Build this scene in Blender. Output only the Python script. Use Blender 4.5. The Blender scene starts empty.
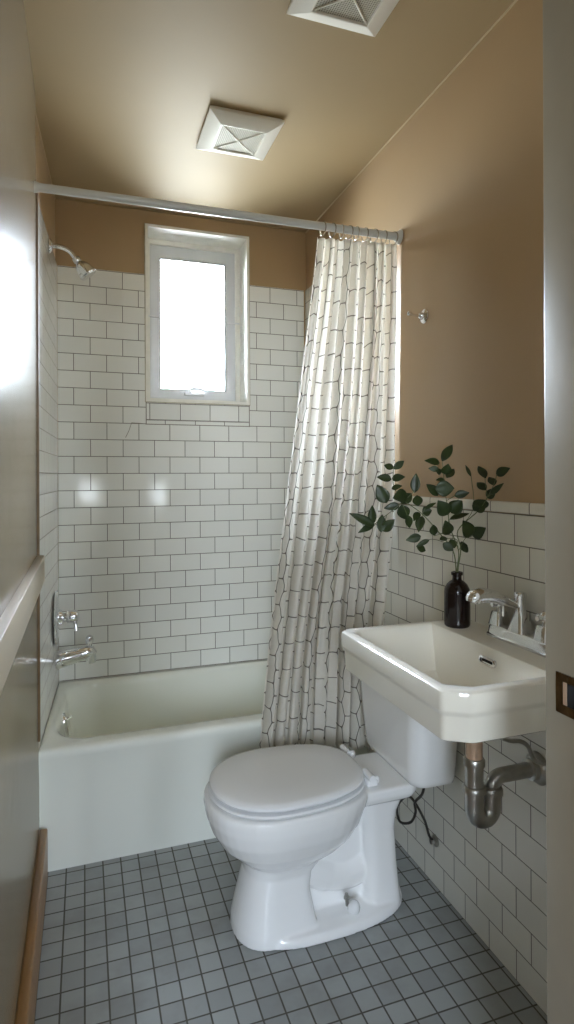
import bpy, bmesh, math, random
from mathutils import Vector, Matrix, noise
C = bpy.context.scene.collection
R = math.radians
PI = math.pi
random.seed(7)

# ------------------------------------------------------------------ helpers
WLOC = {}
def finish(bm, name, mat, parent=None, smooth=True, ang=40, origin=None, recalc=True):
    """link the bmesh (world coordinates) as ONE mesh object"""
    if recalc:
        bmesh.ops.recalc_face_normals(bm, faces=bm.faces)
    me = bpy.data.meshes.new(name)
    off = Vector(origin) if origin is not None else (WLOC[parent.name] if parent else Vector((0, 0, 0)))
    bmesh.ops.translate(bm, verts=bm.verts, vec=-off)
    bm.to_mesh(me); bm.free()
    if smooth:
        for p in me.polygons: p.use_smooth = True
        me.set_sharp_from_angle(angle=R(ang))
    o = bpy.data.objects.new(name, me)
    C.objects.link(o)
    if mat: me.materials.append(mat)
    if parent:
        o.parent = parent
        o.location = off - WLOC[parent.name]
    else:
        o.location = off
    WLOC[o.name] = off.copy()
    return o

def thing(name, label, cat, loc, group=None):
    o = bpy.data.objects.new(name, None); C.objects.link(o)
    o.location = loc; WLOC[o.name] = Vector(loc)
    o.empty_display_size = .05
    return tag(o, label, cat, group)

def tag(o, label, cat, group=None):
    o['label'] = label; o['category'] = cat
    if group: o['group'] = group
    return o

def struct(name, bm, mat, parent=None, **k):
    o = finish(bm, name, mat, parent, **k)
    if parent is None: o['kind'] = 'structure'
    return o

def NB(): return bmesh.new()

def box(bm, x0, x1, y0, y1, z0, z1):
    v = [bm.verts.new((x, y, z)) for z in (z0, z1) for y in (y0, y1) for x in (x0, x1)]
    for f in ((0, 2, 3, 1), (4, 5, 7, 6), (0, 1, 5, 4), (2, 6, 7, 3), (0, 4, 6, 2), (1, 3, 7, 5)):
        bm.faces.new([v[i] for i in f])
    return v

def bevel_all(bm, w, seg=2):
    bmesh.ops.bevel(bm, geom=list(bm.edges), offset=w, segments=seg, profile=.5, affect='EDGES')

def boxb(x0, x1, y0, y1, z0, z1, w=.002, seg=2):
    bm = NB(); box(bm, x0, x1, y0, y1, z0, z1)
    bmesh.ops.recalc_face_normals(bm, faces=bm.faces)
    bevel_all(bm, w, seg); return bm

def loft(bm, rings, cap0=True, cap1=True, close=True):
    vs = [[bm.verts.new(p) for p in r] for r in rings]
    n = len(vs[0])
    for a, b in zip(vs[:-1], vs[1:]):
        for i in range(n if close else n - 1):
            j = (i + 1) % n
            bm.faces.new((a[i], a[j], b[j], b[i]))
    if cap0: bm.faces.new(vs[0][::-1])
    if cap1: bm.faces.new(vs[-1])
    return vs

def frames(pts):
    pts = [Vector(p) for p in pts]
    T = []
    for i in range(len(pts)):
        a = pts[max(0, i - 1)]; b = pts[min(len(pts) - 1, i + 1)]
        T.append((b - a).normalized())
    up = Vector((0, 0, 1)) if abs(T[0].z) < .9 else Vector((1, 0, 0))
    N = [(up - T[0] * up.dot(T[0])).normalized()]
    for i in range(1, len(pts)):
        n = N[-1] - T[i] * N[-1].dot(T[i])
        N.append(n.normalized())
    return pts, T, N

def tube(bm, pts, rad, n=16, caps=True, flat=1.0):
    pts, T, N = frames(pts)
    rings = []
    for i, p in enumerate(pts):
        r = rad[i] if isinstance(rad, (list, tuple)) else rad
        B = T[i].cross(N[i])
        rings.append([p + N[i] * (r * math.cos(2 * PI * k / n)) + B * (r * flat * math.sin(2 * PI * k / n)) for k in range(n)])
    loft(bm, rings, caps, caps)

def spline(pts, m=8):
    """Catmull-Rom through pts"""
    P = [Vector(p) for p in pts]
    P = [P[0] * 2 - P[1]] + P + [P[-1] * 2 - P[-2]]
    out = []
    for i in range(1, len(P) - 2):
        for k in range(m):
            t = k / m
            a, b, c, d = P[i - 1], P[i], P[i + 1], P[i + 2]
            out.append(.5 * ((2 * b) + (c - a) * t + (2 * a - 5 * b + 4 * c - d) * t * t + (3 * b - a - 3 * c + d) * t ** 3))
    out.append(P[-2])
    return out

def lathe(bm, prof, origin, axis=(0, 0, 1), n=32):
    """prof = [(radius, height along the axis)]"""
    a = Vector(axis).normalized()
    u = a.orthogonal().normalized(); w = a.cross(u)
    o = Vector(origin)
    rings = [[o + a * h + (u * math.cos(2 * PI * k / n) + w * math.sin(2 * PI * k / n)) * max(r, 1e-4) for k in range(n)] for r, h in prof]
    loft(bm, rings)

def rrect(x0, x1, y0, y1, r, n=6):
    """rounded rectangle, r = one radius or four (x0y0, x1y0, x1y1, x0y1); same count whatever r is"""
    if not isinstance(r, (list, tuple)): r = [r] * 4
    cs = [(x0, y0, PI, 1, 1), (x1, y0, 1.5 * PI, -1, 1), (x1, y1, 0, -1, -1), (x0, y1, .5 * PI, 1, -1)]
    out = []
    for (cx, cy, a0, sx, sy), q in zip(cs, r):
        for k in range(n + 1):
            a = a0 + .5 * PI * k / n
            out.append((cx + sx * q + q * math.cos(a), cy + sy * q + q * math.sin(a)))
    return out

def remeshed(bm, name, mat, parent, voxel=.004, smooth_it=6, bevel=None):
    """weld overlapping closed solids into one continuous skin"""
    me = bpy.data.meshes.new('tmp'); bmesh.ops.recalc_face_normals(bm, faces=bm.faces)
    bm.to_mesh(me); bm.free()
    t = bpy.data.objects.new('tmp', me); C.objects.link(t)
    m = t.modifiers.new('r', 'REMESH'); m.mode = 'VOXEL'; m.voxel_size = voxel
    s = t.modifiers.new('s', 'SMOOTH'); s.factor = .5; s.iterations = smooth_it
    dg = bpy.context.evaluated_depsgraph_get(); dg.update()
    ev = t.evaluated_get(dg)
    b2 = bmesh.new(); b2.from_mesh(ev.to_mesh()); ev.to_mesh_clear()
    bpy.data.objects.remove(t, do_unlink=True); bpy.data.meshes.remove(me)
    return finish(b2, name, mat, parent, ang=180)

# ------------------------------------------------------------------ materials
def srgb(r, g, b):
    f = lambda c: (c / 255 / 12.92) if c / 255 <= .04045 else ((c / 255 + .055) / 1.055) ** 2.4
    return (f(r), f(g), f(b), 1)

class NT:
    def __init__(s, name):
        s.m = bpy.data.materials.new(name); s.m.use_nodes = True
        s.t = s.m.node_tree; s.b = s.t.nodes['Principled BSDF']; s.out = s.t.nodes['Material Output']
    def n(s, typ, **k):
        q = s.t.nodes.new('ShaderNode' + typ)
        for a, v in k.items(): setattr(q, a, v)
        return q
    def l(s, a, b): s.t.links.new(a, b)
    def val(s, sock, v): sock.default_value = v
    def math(s, op, a, b=None, c=None):
        q = s.n('Math', operation=op)
        for i, v in enumerate((a, b, c)):
            if v is None: continue
            if isinstance(v, (int, float)): q.inputs[i].default_value = v
            else: s.l(v, q.inputs[i])
        return q.outputs[0]
    def vm(s, op, a, b=None):
        q = s.n('VectorMath', operation=op)
        for i, v in enumerate((a, b)):
            if v is None: continue
            if isinstance(v, (tuple, Vector)): q.inputs[i].default_value = v
            else: s.l(v, q.inputs[i])
        return q
    def mix(s, fac, a, b, blend='MIX'):
        q = s.n('Mix', data_type='RGBA', blend_type=blend)
        for i, v in ((0, fac), (6, a), (7, b)):
            if isinstance(v, (int, float, tuple)): q.inputs[i].default_value = v
            else: s.l(v, q.inputs[i])
        return q.outputs[2]
    def noise(s, scale, detail=2, rough=.5, vec=None):
        q = s.n('TexNoise'); q.inputs['Scale'].default_value = scale
        q.inputs['Detail'].default_value = detail; q.inputs['Roughness'].default_value = rough
        if vec is None: vec = s.n('NewGeometry').outputs['Position']
        s.l(vec, q.inputs['Vector']); return q.outputs['Fac']
    def bump(s, h, strength=.2, dist=.002):
        q = s.n('Bump'); q.inputs['Strength'].default_value = strength; q.inputs['Distance'].default_value = dist
        s.l(h, q.inputs['Height']); s.l(q.outputs[0], s.b.inputs['Normal']); return q

def plain(name, col, rough=.4, metal=0, coat=0, nscale=0, nstr=.1, vary=0, vscale=6, dist=.002, spec=None):
    t = NT(name); b = t.b
    b.inputs['Base Color'].default_value = col; b.inputs['Roughness'].default_value = rough
    b.inputs['Metallic'].default_value = metal; b.inputs['Coat Weight'].default_value = coat
    if spec is not None: b.inputs['Specular IOR Level'].default_value = spec
    if vary:
        d = tuple(c * (1 - vary) for c in col[:3]) + (1,)
        r = t.n('MapRange'); r.inputs[1].default_value = .35; r.inputs[2].default_value = .65
        t.l(t.noise(vscale, 3), r.inputs[0])
        t.l(t.mix(r.outputs[0], d, col), b.inputs['Base Color'])
    if nscale: t.bump(t.noise(nscale, 3), nstr, dist)
    return t.m

def tiles(name, col, grout, w, h, mortar, axis, ox=0, oz=0, offset=.5, rough=.1, vary=.06, bump=.6, wav=.25, dirt=0):
    """glazed tiles laid in a bond on world axes: axis 'xz', 'yz' or 'xy'"""
    t = NT(name); b = t.b
    g = t.n('NewGeometry').outputs['Position']
    sp = t.n('SeparateXYZ'); t.l(g, sp.inputs[0])
    cb = t.n('CombineXYZ')
    ia, ib = {'xz': (0, 2), 'yz': (1, 2), 'xy': (0, 1)}[axis]
    t.l(t.math('ADD', sp.outputs[ia], 50 * w * 2 - ox), cb.inputs[0])
    t.l(t.math('ADD', sp.outputs[ib], 50 * h * 2 - oz), cb.inputs[1])
    br = t.n('TexBrick', offset=offset, offset_frequency=2, squash=1.0)
    br.inputs['Scale'].default_value = 1; br.inputs['Mortar Size'].default_value = mortar
    br.inputs['Mortar Smooth'].default_value = .15; br.inputs['Bias'].default_value = 0
    br.inputs['Brick Width'].default_value = w; br.inputs['Row Height'].default_value = h
    br.inputs['Color1'].default_value = col
    br.inputs['Color2'].default_value = tuple(c * (1 - vary) for c in col[:3]) + (1,)
    t.l(cb.outputs[0], br.inputs['Vector'])
    gr = t.mix(t.noise(9, 3), tuple(c * .75 for c in grout[:3]) + (1,), tuple(min(1, c * 1.3) for c in grout[:3]) + (1,))
    t.l(gr, br.inputs['Mortar'])
    colr = br.outputs['Color']
    if dirt:
        r = t.n('MapRange'); r.inputs[1].default_value = .45; r.inputs[2].default_value = .75
        r.inputs[4].default_value = dirt
        t.l(t.noise(5, 4, .65), r.inputs[0])
        colr = t.mix(r.outputs[0], colr, (.10, .085, .06, 1))
    t.l(colr, b.inputs['Base Color'])
    rr = t.n('MapRange'); rr.inputs[3].default_value = rough; rr.inputs[4].default_value = .75
    t.l(br.outputs['Fac'], rr.inputs[0]); t.l(rr.outputs[0], b.inputs['Roughness'])
    # glaze a little wavy, grout sunk
    inv = t.math('SUBTRACT', 1, br.outputs['Fac'])
    wv = t.noise(14, 2)
    hh = t.math('ADD', inv, t.math('MULTIPLY', wv, wav))
    t.bump(hh, bump, .0018)
    return t.m

M = {}
GROUT = srgb(112, 108, 100)
TILEC = srgb(242, 243, 239)
M['tile_back'] = tiles('back_wall_tile', TILEC, GROUT, .1425, .0772, .0016, 'xz', ox=.0265, oz=.419, vary=.05)
M['tile_below'] = tiles('below_window_tile', TILEC, GROUT, .1425, .0772, .0016, 'xz', ox=.0265 + .05, oz=1.597, vary=.05)
M['tile_left'] = tiles('left_wall_tile', TILEC, GROUT, .1425, .0772, .0016, 'yz', ox=2.833, oz=.419, vary=.04, rough=.09)
M['tile_right'] = tiles('right_wall_tile', srgb(228, 226, 216), GROUT, .111, .0818, .0016, 'yz', ox=1.228, oz=0, vary=.06, rough=.22)
M['tile_cap'] = tiles('cap_tile', srgb(232, 229, 218), GROUT, .152, .20, .0016, 'yz', ox=1.30, oz=1.13, vary=.05, rough=.2)
M['tile_floor'] = tiles('floor_tile', srgb(162, 166, 165), srgb(84, 82, 74), .059, .0612, .0024, 'xy', ox=.054, oz=2.004, offset=0, vary=.22, rough=.28, wav=.5, dirt=.35)
TAN = srgb(180, 153, 117)
M['tan'] = plain('tan_wall_paint', TAN, .34, nscale=70, nstr=.12, dist=.001, vary=.04, vscale=2)
M['ceiling'] = plain('tan_ceiling_paint', srgb(176, 155, 120), .55, spec=.3, nscale=40, nstr=.12, dist=.001, vary=.04, vscale=2)
M['gloss'] = plain('glossy_panel_paint', srgb(130, 114, 88), .25, spec=.32, nscale=7, nstr=.35, dist=.006, vary=.05, coat=0)
M['rail'] = plain('pale_rail_paint', srgb(184, 172, 150), .4, nscale=20, nstr=.1)
M['jamb'] = plain('beige_frame_paint', srgb(146, 136, 118), .32, nscale=60, nstr=.08, dist=.001, vary=.05, vscale=14)
M['porcelain'] = plain('white_porcelain', srgb(240, 240, 239), .07, coat=.4)
M['enamel'] = plain('cream_tub_enamel', srgb(238, 240, 231), .13, coat=.3, nscale=3, nstr=.05)
M['sinkceramic'] = plain('cream_sink_ceramic', srgb(235, 231, 219), .1, coat=.4)
M['seat'] = plain('white_seat_plastic', srgb(236, 237, 238), .2)
M['chrome'] = plain('chrome', (.82, .83, .85, 1), .1, 1, nscale=30, nstr=.06)
M['steel'] = plain('dull_nickel_pipe', srgb(186, 184, 178), .32, 1, vary=.2, vscale=30, nscale=60, nstr=.2)
M['copper'] = plain('bare_copper_pipe', srgb(226, 194, 166), .42, .5, vary=.25, vscale=25)
M['brass'] = plain('aged_brass', srgb(128, 100, 66), .38, 1, vary=.5, vscale=60)
M['black'] = plain('dark_hole', srgb(14, 12, 10), .8)
M['darkrubber'] = plain('dark_braided_hose', srgb(50, 46, 42), .45, nscale=300, nstr=.5)
M['vinyl'] = plain('white_vinyl_frame', srgb(222, 224, 226), .35)
M['reveal'] = plain('white_reveal_paint', srgb(246, 244, 236), .4, nscale=35, nstr=.25, vary=.08, vscale=18)
M['ventplastic'] = plain('white_vent_plastic', srgb(242, 240, 232), .4)
M['rod'] = plain('white_enamelled_rod', srgb(206, 207, 205), .28)
M['leaf'] = plain('leaf_green', srgb(46, 62, 26), .42, vary=.45, vscale=35)
M['stem'] = plain('stem_green', srgb(92, 104, 68), .5)
M['hallwall'] = plain('hall_wall_paint', srgb(205, 200, 190), .6, vary=.03)
M['hallfloor'] = plain('hall_floor_wood', srgb(120, 92, 66), .4, vary=.3, vscale=8)
M['bead'] = plain('pale_caulk_line', srgb(206, 188, 156), .5)
M['caulk'] = plain('old_caulk', srgb(196, 186, 160), .6, vary=.4, vscale=25)

def wood():
    t = NT('honey_oak'); g = t.n('NewGeometry').outputs['Position']
    mp = t.vm('MULTIPLY', g, (40, 3, 60)).outputs[0]
    nz = t.noise(1.2, 6, .6, mp)
    t.l(t.mix(nz, srgb(112, 80, 44), srgb(170, 126, 74)), t.b.inputs['Base Color'])
    t.b.inputs['Roughness'].default_value = .35
    t.bump(nz, .15); return t.m
M['wood'] = wood()

def grille():
    """fine square mesh pressed in the vent face"""
    t = NT('vent_mesh'); g = t.n('NewGeometry').outputs['Position']
    s = t.vm('MULTIPLY', g, (160, 160, 160)).outputs[0]
    f = t.vm('FRACTION', s).outputs[0]
    sp = t.n('SeparateXYZ'); t.l(f, sp.inputs[0])
    a = t.math('LESS_THAN', sp.outputs[0], .45); b = t.math('LESS_THAN', sp.outputs[1], .45)
    h = t.math('MAXIMUM', a, b)
    t.l(t.mix(h, srgb(112, 108, 96), srgb(196, 192, 178)), t.b.inputs['Base Color'])
    t.b.inputs['Roughness'].default_value = .6
    return t.m
M['grille'] = grille()

def pane():
    t = NT('clear_pane')
    tr = t.n('BsdfTransparent'); gl = t.n('BsdfGlossy'); gl.inputs['Roughness'].default_value = .02
    fr = t.n('Fresnel'); fr.inputs[0].default_value = 1.5
    mx = t.n('MixShader'); t.l(fr.outputs[0], mx.inputs[0]); t.l(tr.outputs[0], mx.inputs[1]); t.l(gl.outputs[0], mx.inputs[2])
    t.l(mx.outputs[0], t.out.inputs['Surface']); t.t.nodes.remove(t.b)
    return t.m
M['pane'] = pane()

def amber():
    t = NT('dark_amber_glass')
    b = t.b; b.inputs['Base Color'].default_value = srgb(24, 10, 9); b.inputs['Roughness'].default_value = .12
    b.inputs['Transmission Weight'].default_value = .12; b.inputs['IOR'].default_value = 1.5
    t.bump(t.noise(20, 2), .04)
    return t.m
M['amber'] = amber()

def clearplastic():
    t = NT('clear_ring_plastic'); b = t.b
    b.inputs['Base Color'].default_value = srgb(226, 216, 196); b.inputs['Roughness'].default_value = .15
    b.inputs['Transmission Weight'].default_value = .6
    t.l(t.noise(3, 1), b.inputs['Coat Weight'])
    return t.m
M['clear'] = clearplastic()

def curtain_mat():
    t = NT('printed_curtain_cloth')
    uv = t.n('UVMap').outputs[0]
    nz = t.n('TexNoise'); nz.inputs['Scale'].default_value = 13; nz.inputs['Detail'].default_value = 1
    t.l(uv, nz.inputs['Vector'])
    off = t.vm('MULTIPLY', t.vm('SUBTRACT', nz.outputs['Color'], (.5, .5, .5)).outputs[0], (.026, .030, 0)).outputs[0]
    p = t.vm('ADD', uv, off).outputs[0]
    # flat-topped hexagons standing in columns; cell .060 wide, .092 tall
    q = t.vm('MULTIPLY', t.vm('ADD', p, (5, 5, 0)).outputs[0], (1 / .084 , 1 / .0925, 0)).outputs[0]
    # lattice in units: columns 0.866 apart -> rescale x so that cells are regular there
    S = (1.7320508, 1.0, 1.0); Hh = (.8660254, .5, .5)
    q = t.vm('MULTIPLY', q, (1.1547, 1, 0)).outputs[0]
    a = t.vm('SUBTRACT', t.vm('MODULO', q, S).outputs[0], Hh).outputs[0]
    b = t.vm('SUBTRACT', t.vm('MODULO', t.vm('ADD', q, Hh).outputs[0], S).outputs[0], Hh).outputs[0]
    a = t.vm('MULTIPLY', a, (1, 1, 0)).outputs[0]; b = t.vm('MULTIPLY', b, (1, 1, 0)).outputs[0]
    def metric(v):
        g = t.vm('ABSOLUTE', v).outputs[0]
        sp = t.n('SeparateXYZ'); t.l(g, sp.inputs[0])
        return t.math('SMOOTH_MAX', sp.outputs[1], t.vm('DOT_PRODUCT', g, (1.0277, .22, 0)).outputs['Value'], .11)
    edge = t.math('SUBTRACT', .5, t.math('MINIMUM', metric(a), metric(b)))
    mr = t.n('MapRange', interpolation_type='SMOOTHSTEP'); mr.inputs[1].default_value = .010; mr.inputs[2].default_value = .027
    mr.inputs[3].default_value = 1; mr.inputs[4].default_value = 0
    t.l(edge, mr.inputs[0])
    cl = t.mix(t.noise(60, 2, .5, uv), srgb(250, 248, 243), srgb(243, 239, 231))
    col = t.mix(t.math('MULTIPLY', mr.outputs[0], .92), cl, srgb(104, 94, 84))
    df = t.n('BsdfDiffuse'); tl = t.n('BsdfTranslucent'); ms = t.n('MixShader'); ms.inputs[0].default_value = .6
    t.l(col, df.inputs[0]); t.l(col, tl.inputs[0]); t.l(df.outputs[0], ms.inputs[1]); t.l(tl.outputs[0], ms.inputs[2])
    gl = t.n('BsdfGlossy'); gl.inputs['Roughness'].default_value = .45
    m2 = t.n('MixShader'); m2.inputs[0].default_value = .04
    t.l(ms.outputs[0], m2.inputs[1]); t.l(gl.outputs[0], m2.inputs[2])
    t.l(m2.outputs[0], t.out.inputs['Surface']); t.t.nodes.remove(t.b)
    return t.m
M['curtain'] = curtain_mat()

WORLD = 9.0
EXPOSURE = 3.12
# leaves: base, tip, width (world metres)
LEAVES = {
'A': [
((0.772, 1.5, 1.189), (0.701, 1.515, 1.225), 0.0204),
((0.769, 1.505, 1.193), (0.77, 1.51, 1.246), 0.0204),
((0.777, 1.511, 1.193), (0.724, 1.507, 1.17), 0.0148),
((0.784, 1.486, 1.172), (0.795, 1.498, 1.22), 0.0222),
((0.792, 1.492, 1.174), (0.818, 1.468, 1.208), 0.0241),
((0.816, 1.509, 1.252), (0.79, 1.519, 1.304), 0.0315),
((0.826, 1.499, 1.319), (0.787, 1.514, 1.326), 0.0204),
((0.824, 1.494, 1.321), (0.85, 1.466, 1.326), 0.0185),
((0.829, 1.491, 1.351), (0.811, 1.516, 1.36), 0.0148),
((0.827, 1.488, 1.348), (0.859, 1.486, 1.372), 0.0167),
((0.823, 1.494, 1.293), (0.841, 1.466, 1.301), 0.013),
((0.885, 1.473, 1.281), (0.891, 1.475, 1.336), 0.0222),
((0.858, 1.467, 1.277), (0.81, 1.464, 1.267), 0.0315),
((0.847, 1.492, 1.245), (0.806, 1.508, 1.237), 0.0185),
((0.849, 1.486, 1.247), (0.869, 1.496, 1.204), 0.0296),
((0.849, 1.486, 1.25), (0.886, 1.492, 1.279), 0.0278),
((0.859, 1.47, 1.218), (0.872, 1.479, 1.181), 0.0185),
((0.888, 1.459, 1.244), (0.895, 1.478, 1.274), 0.0231),
((0.898, 1.472, 1.226), (0.874, 1.461, 1.202), 0.0167),
((0.892, 1.446, 1.216), (0.876, 1.439, 1.173), 0.0222),
((0.908, 1.471, 1.224), (0.931, 1.458, 1.231), 0.0241),
((0.908, 1.458, 1.235), (0.932, 1.438, 1.253), 0.0102),
((0.896, 1.459, 1.159), (0.854, 1.47, 1.148), 0.0204),
((0.914, 1.445, 1.149), (0.882, 1.462, 1.13), 0.012),
((0.886, 1.465, 1.129), (0.919, 1.472, 1.115), 0.0167),
],
'B': [
((0.912, 1.417, 1.164), (0.919, 1.431, 1.193), 0.0185),
((0.934, 1.423, 1.151), (0.971, 1.442, 1.152), 0.013),
((0.941, 1.419, 1.141), (0.967, 1.407, 1.121), 0.0204),
((0.984, 1.426, 1.125), (0.981, 1.442, 1.149), 0.0204),
((1.004, 1.427, 1.121), (1.028, 1.429, 1.132), 0.0278),
((0.958, 1.418, 1.164), (0.937, 1.402, 1.206), 0.0278),
((0.962, 1.417, 1.207), (1.027, 1.418, 1.222), 0.0148),
((1.023, 1.405, 1.158), (0.981, 1.383, 1.206), 0.0315),
((1.04, 1.422, 1.158), (1.05, 1.375, 1.184), 0.0296),
((0.913, 1.379, 1.368), (0.954, 1.391, 1.414), 0.0204),
((0.912, 1.389, 1.364), (0.856, 1.374, 1.369), 0.0167),
((0.908, 1.387, 1.347), (0.882, 1.397, 1.349), 0.013),
((0.927, 1.405, 1.336), (0.896, 1.386, 1.346), 0.013),
((0.935, 1.398, 1.332), (0.931, 1.377, 1.361), 0.0241),
((0.938, 1.403, 1.317), (0.905, 1.396, 1.317), 0.0111),
((0.946, 1.407, 1.323), (0.982, 1.424, 1.348), 0.0185),
((0.914, 1.401, 1.274), (0.888, 1.417, 1.306), 0.0241),
((0.9, 1.393, 1.293), (0.949, 1.376, 1.295), 0.0352),
((0.968, 1.403, 1.273), (1.003, 1.384, 1.282), 0.0185),
((0.943, 1.396, 1.222), (0.906, 1.389, 1.262), 0.0333),
((0.961, 1.408, 1.225), (0.985, 1.391, 1.26), 0.0352),
],
'C': [
((0.992, 1.361, 1.327), (0.999, 1.395, 1.358), 0.0074),
((1.008, 1.32, 1.322), (1.017, 1.363, 1.355), 0.0185),
((1.027, 1.302, 1.331), (1.044, 1.268, 1.348), 0.0204),
((1.012, 1.324, 1.29), (1.007, 1.356, 1.31), 0.0185),
((1.021, 1.301, 1.303), (1.021, 1.324, 1.325), 0.0185),
((1.016, 1.311, 1.279), (1.026, 1.271, 1.309), 0.013),
((1.023, 1.333, 1.268), (1.028, 1.305, 1.295), 0.0204),
((1.003, 1.36, 1.234), (1.018, 1.331, 1.263), 0.0315),
((1.002, 1.337, 1.239), (0.991, 1.355, 1.25), 0.0185),
((1.022, 1.34, 1.24), (1.022, 1.351, 1.264), 0.0185),
],
}
STEMS = {
'A': [
[(0.987, 1.424, 1.061), (0.979, 1.427, 1.118), (0.949, 1.44, 1.162), (0.901, 1.46, 1.221), (0.855, 1.479, 1.259), (0.828, 1.49, 1.299), (0.827, 1.491, 1.354)],
[(0.901, 1.46, 1.221), (0.901, 1.46, 1.193)],
[(0.855, 1.479, 1.259), (0.818, 1.494, 1.226), (0.775, 1.511, 1.191)],
[(0.967, 1.432, 1.138), (0.923, 1.451, 1.15), (0.887, 1.466, 1.129)],
[(0.855, 1.479, 1.259), (0.882, 1.468, 1.286)],
[(0.901, 1.46, 1.221), (0.909, 1.457, 1.237)],
[(0.851, 1.481, 1.248), (0.863, 1.476, 1.217)],
[(0.81, 1.497, 1.221), (0.795, 1.503, 1.17)],
],
'B': [
[(0.989, 1.424, 1.06), (0.991, 1.418, 1.118), (0.959, 1.412, 1.186), (0.951, 1.408, 1.228), (0.937, 1.402, 1.291), (0.924, 1.394, 1.37)],
[(0.959, 1.412, 1.186), (0.955, 1.41, 1.209)],
[(0.991, 1.418, 1.118), (0.983, 1.415, 1.15), (0.95, 1.415, 1.155)],
[(0.94, 1.414, 1.169), (0.91, 1.414, 1.164)],
[(0.991, 1.418, 1.118), (1.012, 1.415, 1.153), (1.032, 1.414, 1.158)],
[(0.944, 1.405, 1.26), (0.969, 1.403, 1.273)],
],
'C': [
[(0.992, 1.424, 1.06), (0.995, 1.413, 1.123), (0.993, 1.423, 1.175), (1.01, 1.355, 1.233), (1.016, 1.323, 1.271), (1.019, 1.299, 1.308), (1.021, 1.291, 1.333)],
[(1.016, 1.323, 1.271), (1.015, 1.327, 1.291), (1.014, 1.331, 1.323)],
[(1.016, 1.323, 1.271), (1.018, 1.31, 1.279)],
[(0.993, 1.423, 1.175), (1.006, 1.371, 1.239), (1.005, 1.378, 1.327)],
],
}
# ------------------------------------------------------------------ the room
XR, YB, ZC = 1.07, 2.833, 2.575
YT = 2.13                                   # front of the bath
WX0, WX1, WZ0, WZ1 = .281, .764, 1.69, 2.502  # window opening

def wl(y): return -.150 + .038 * (y - YT) / .703       # the tiled left wall drifts inwards a little

bm = NB(); box(bm, -.6, XR + .02, .66, 3.1, -.12, 0); struct('floor', bm, M['tile_floor'])
bm = NB(); box(bm, -1.6, 2.7, -2.2, .66, -.12, -.004); struct('floor_hall', bm, M['hallfloor'])
bm = NB(); box(bm, -1.6, 2.7, -2.2, 3.1, ZC, ZC + .1); struct('ceiling', bm, M['ceiling'])

def holed(bm, x0, x1, z0, z1, y0, y1, hx0, hx1, hz0, hz1):
    """slab in the xz plane with a rectangular opening"""
    def ring(y, a, b, c, d): return [bm.verts.new(p) for p in ((a, y, c), (b, y, c), (b, y, d), (a, y, d))]
    o0, i0 = ring(y0, x0, x1, z0, z1), ring(y0, hx0, hx1, hz0, hz1)
    o1, i1 = ring(y1, x0, x1, z0, z1), ring(y1, hx0, hx1, hz0, hz1)
    for k in range(4):
        j = (k + 1) % 4
        bm.faces.new((o0[k], o0[j], i0[j], i0[k])); bm.faces.new((o1[j], o1[k], i1[k], i1[j]))
        bm.faces.new((o0[j], o0[k], o1[k], o1[j])); bm.faces.new((i0[k], i0[j], i1[j], i1[k]))

TT = 2.275
bm = NB(); holed(bm, -.6, 1.3, 0, ZC, YB + .008, 3.06, WX0, WX1, WZ0, WZ1)
wall_back = struct('wall_back', bm, M['tan'], smooth=False)
bm = NB()   # tile skin around the window, cut where the window rises above its top edge
for x0, x1, z0, z1 in ((wl(YB) + .001, WX0 - .006, .0, TT), (WX1 + .006, XR - .008, .0, TT), (WX0 - .006, WX1 + .006, 0, 1.575)):
    box(bm, x0, x1, YB, YB + .008, z0, z1)
struct('tile_cladding', bm, M['tile_back'], wall_back, smooth=False)
bm = NB(); box(bm, WX0 - .006, WX1 + .006, YB - .001, YB + .008, 1.5755, WZ0 - .006)
struct('tile_patch', bm, M['tile_below'], wall_back, smooth=False)
bm = NB()
for x0, x1, z0, z1 in ((WX0 - .0095, WX0 - .0055, 1.576, 1.69), (WX1 + .0055, WX1 + .0095, 1.576, 1.69), (WX0 - .011, WX1 + .011, 1.5735, 1.577), (WX0 - .006, WX1 + .006, 1.593, 1.5945)):
    box(bm, x0, x1, YB - .002, YB + .004, z0, z1)
tube(bm, [(.180, YB - .0005, 1.511), (.196, YB - .0005, 1.545), (.207, YB - .0005, 1.580)], .0012, 6); tube(bm, [(.207, YB - .0005, 1.580), (WX0 - .01, YB - .0005, 1.577)], .0014, 6)
struct('patch_grout', bm, plain('dark_grout', srgb(150, 145, 134), .8, vary=.2), wall_back, smooth=False)

# left alcove wall (slightly out of square), its tile face
bm = NB()
loft(bm, [[(-.6, YT - .03, z), (wl(YT - .03) - .008, YT - .03, z), (wl(3.0) - .008, 3.0, z), (-.6, 3.0, z)] for z in (0, ZC)])
wall_alcove = struct('wall_alcove_left', bm, M['tan'], smooth=False)
bm = NB()
loft(bm, [[(wl(YT - .02) - .008, YT - .02, z), (wl(YT - .02), YT - .02, z), (wl(YB), YB, z), (wl(YB) - .008, YB, z)] for z in (0, TT)])
struct('tile_cladding', bm, M['tile_left'], wall_alcove, smooth=False)
# left wall of the room: gloss painted, with a rail and wooden baseboard
bm = NB(); box(bm, -.6, -.146, .60, YT - .031, 0, ZC); wall_left = struct('wall_left', bm, M['gloss'], smooth=False)
bm = boxb(-.147, -.124, .78, YT - .047, .992, 1.076, .003); struct('trim_1', bm, M['rail'])
bm = boxb(-.150, -.1395, YT - .046, YT - .032, .47, 2.26, .0012)
struct('trim_2', bm, plain('brown_corner_strip', srgb(122, 98, 70), .5, vary=.3, vscale=20))
bm = boxb(-.1475, -.121, .78, YT - .004, .0, .165, .006, 3)
struct('baseboard_left', bm, M['wood'])

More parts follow.
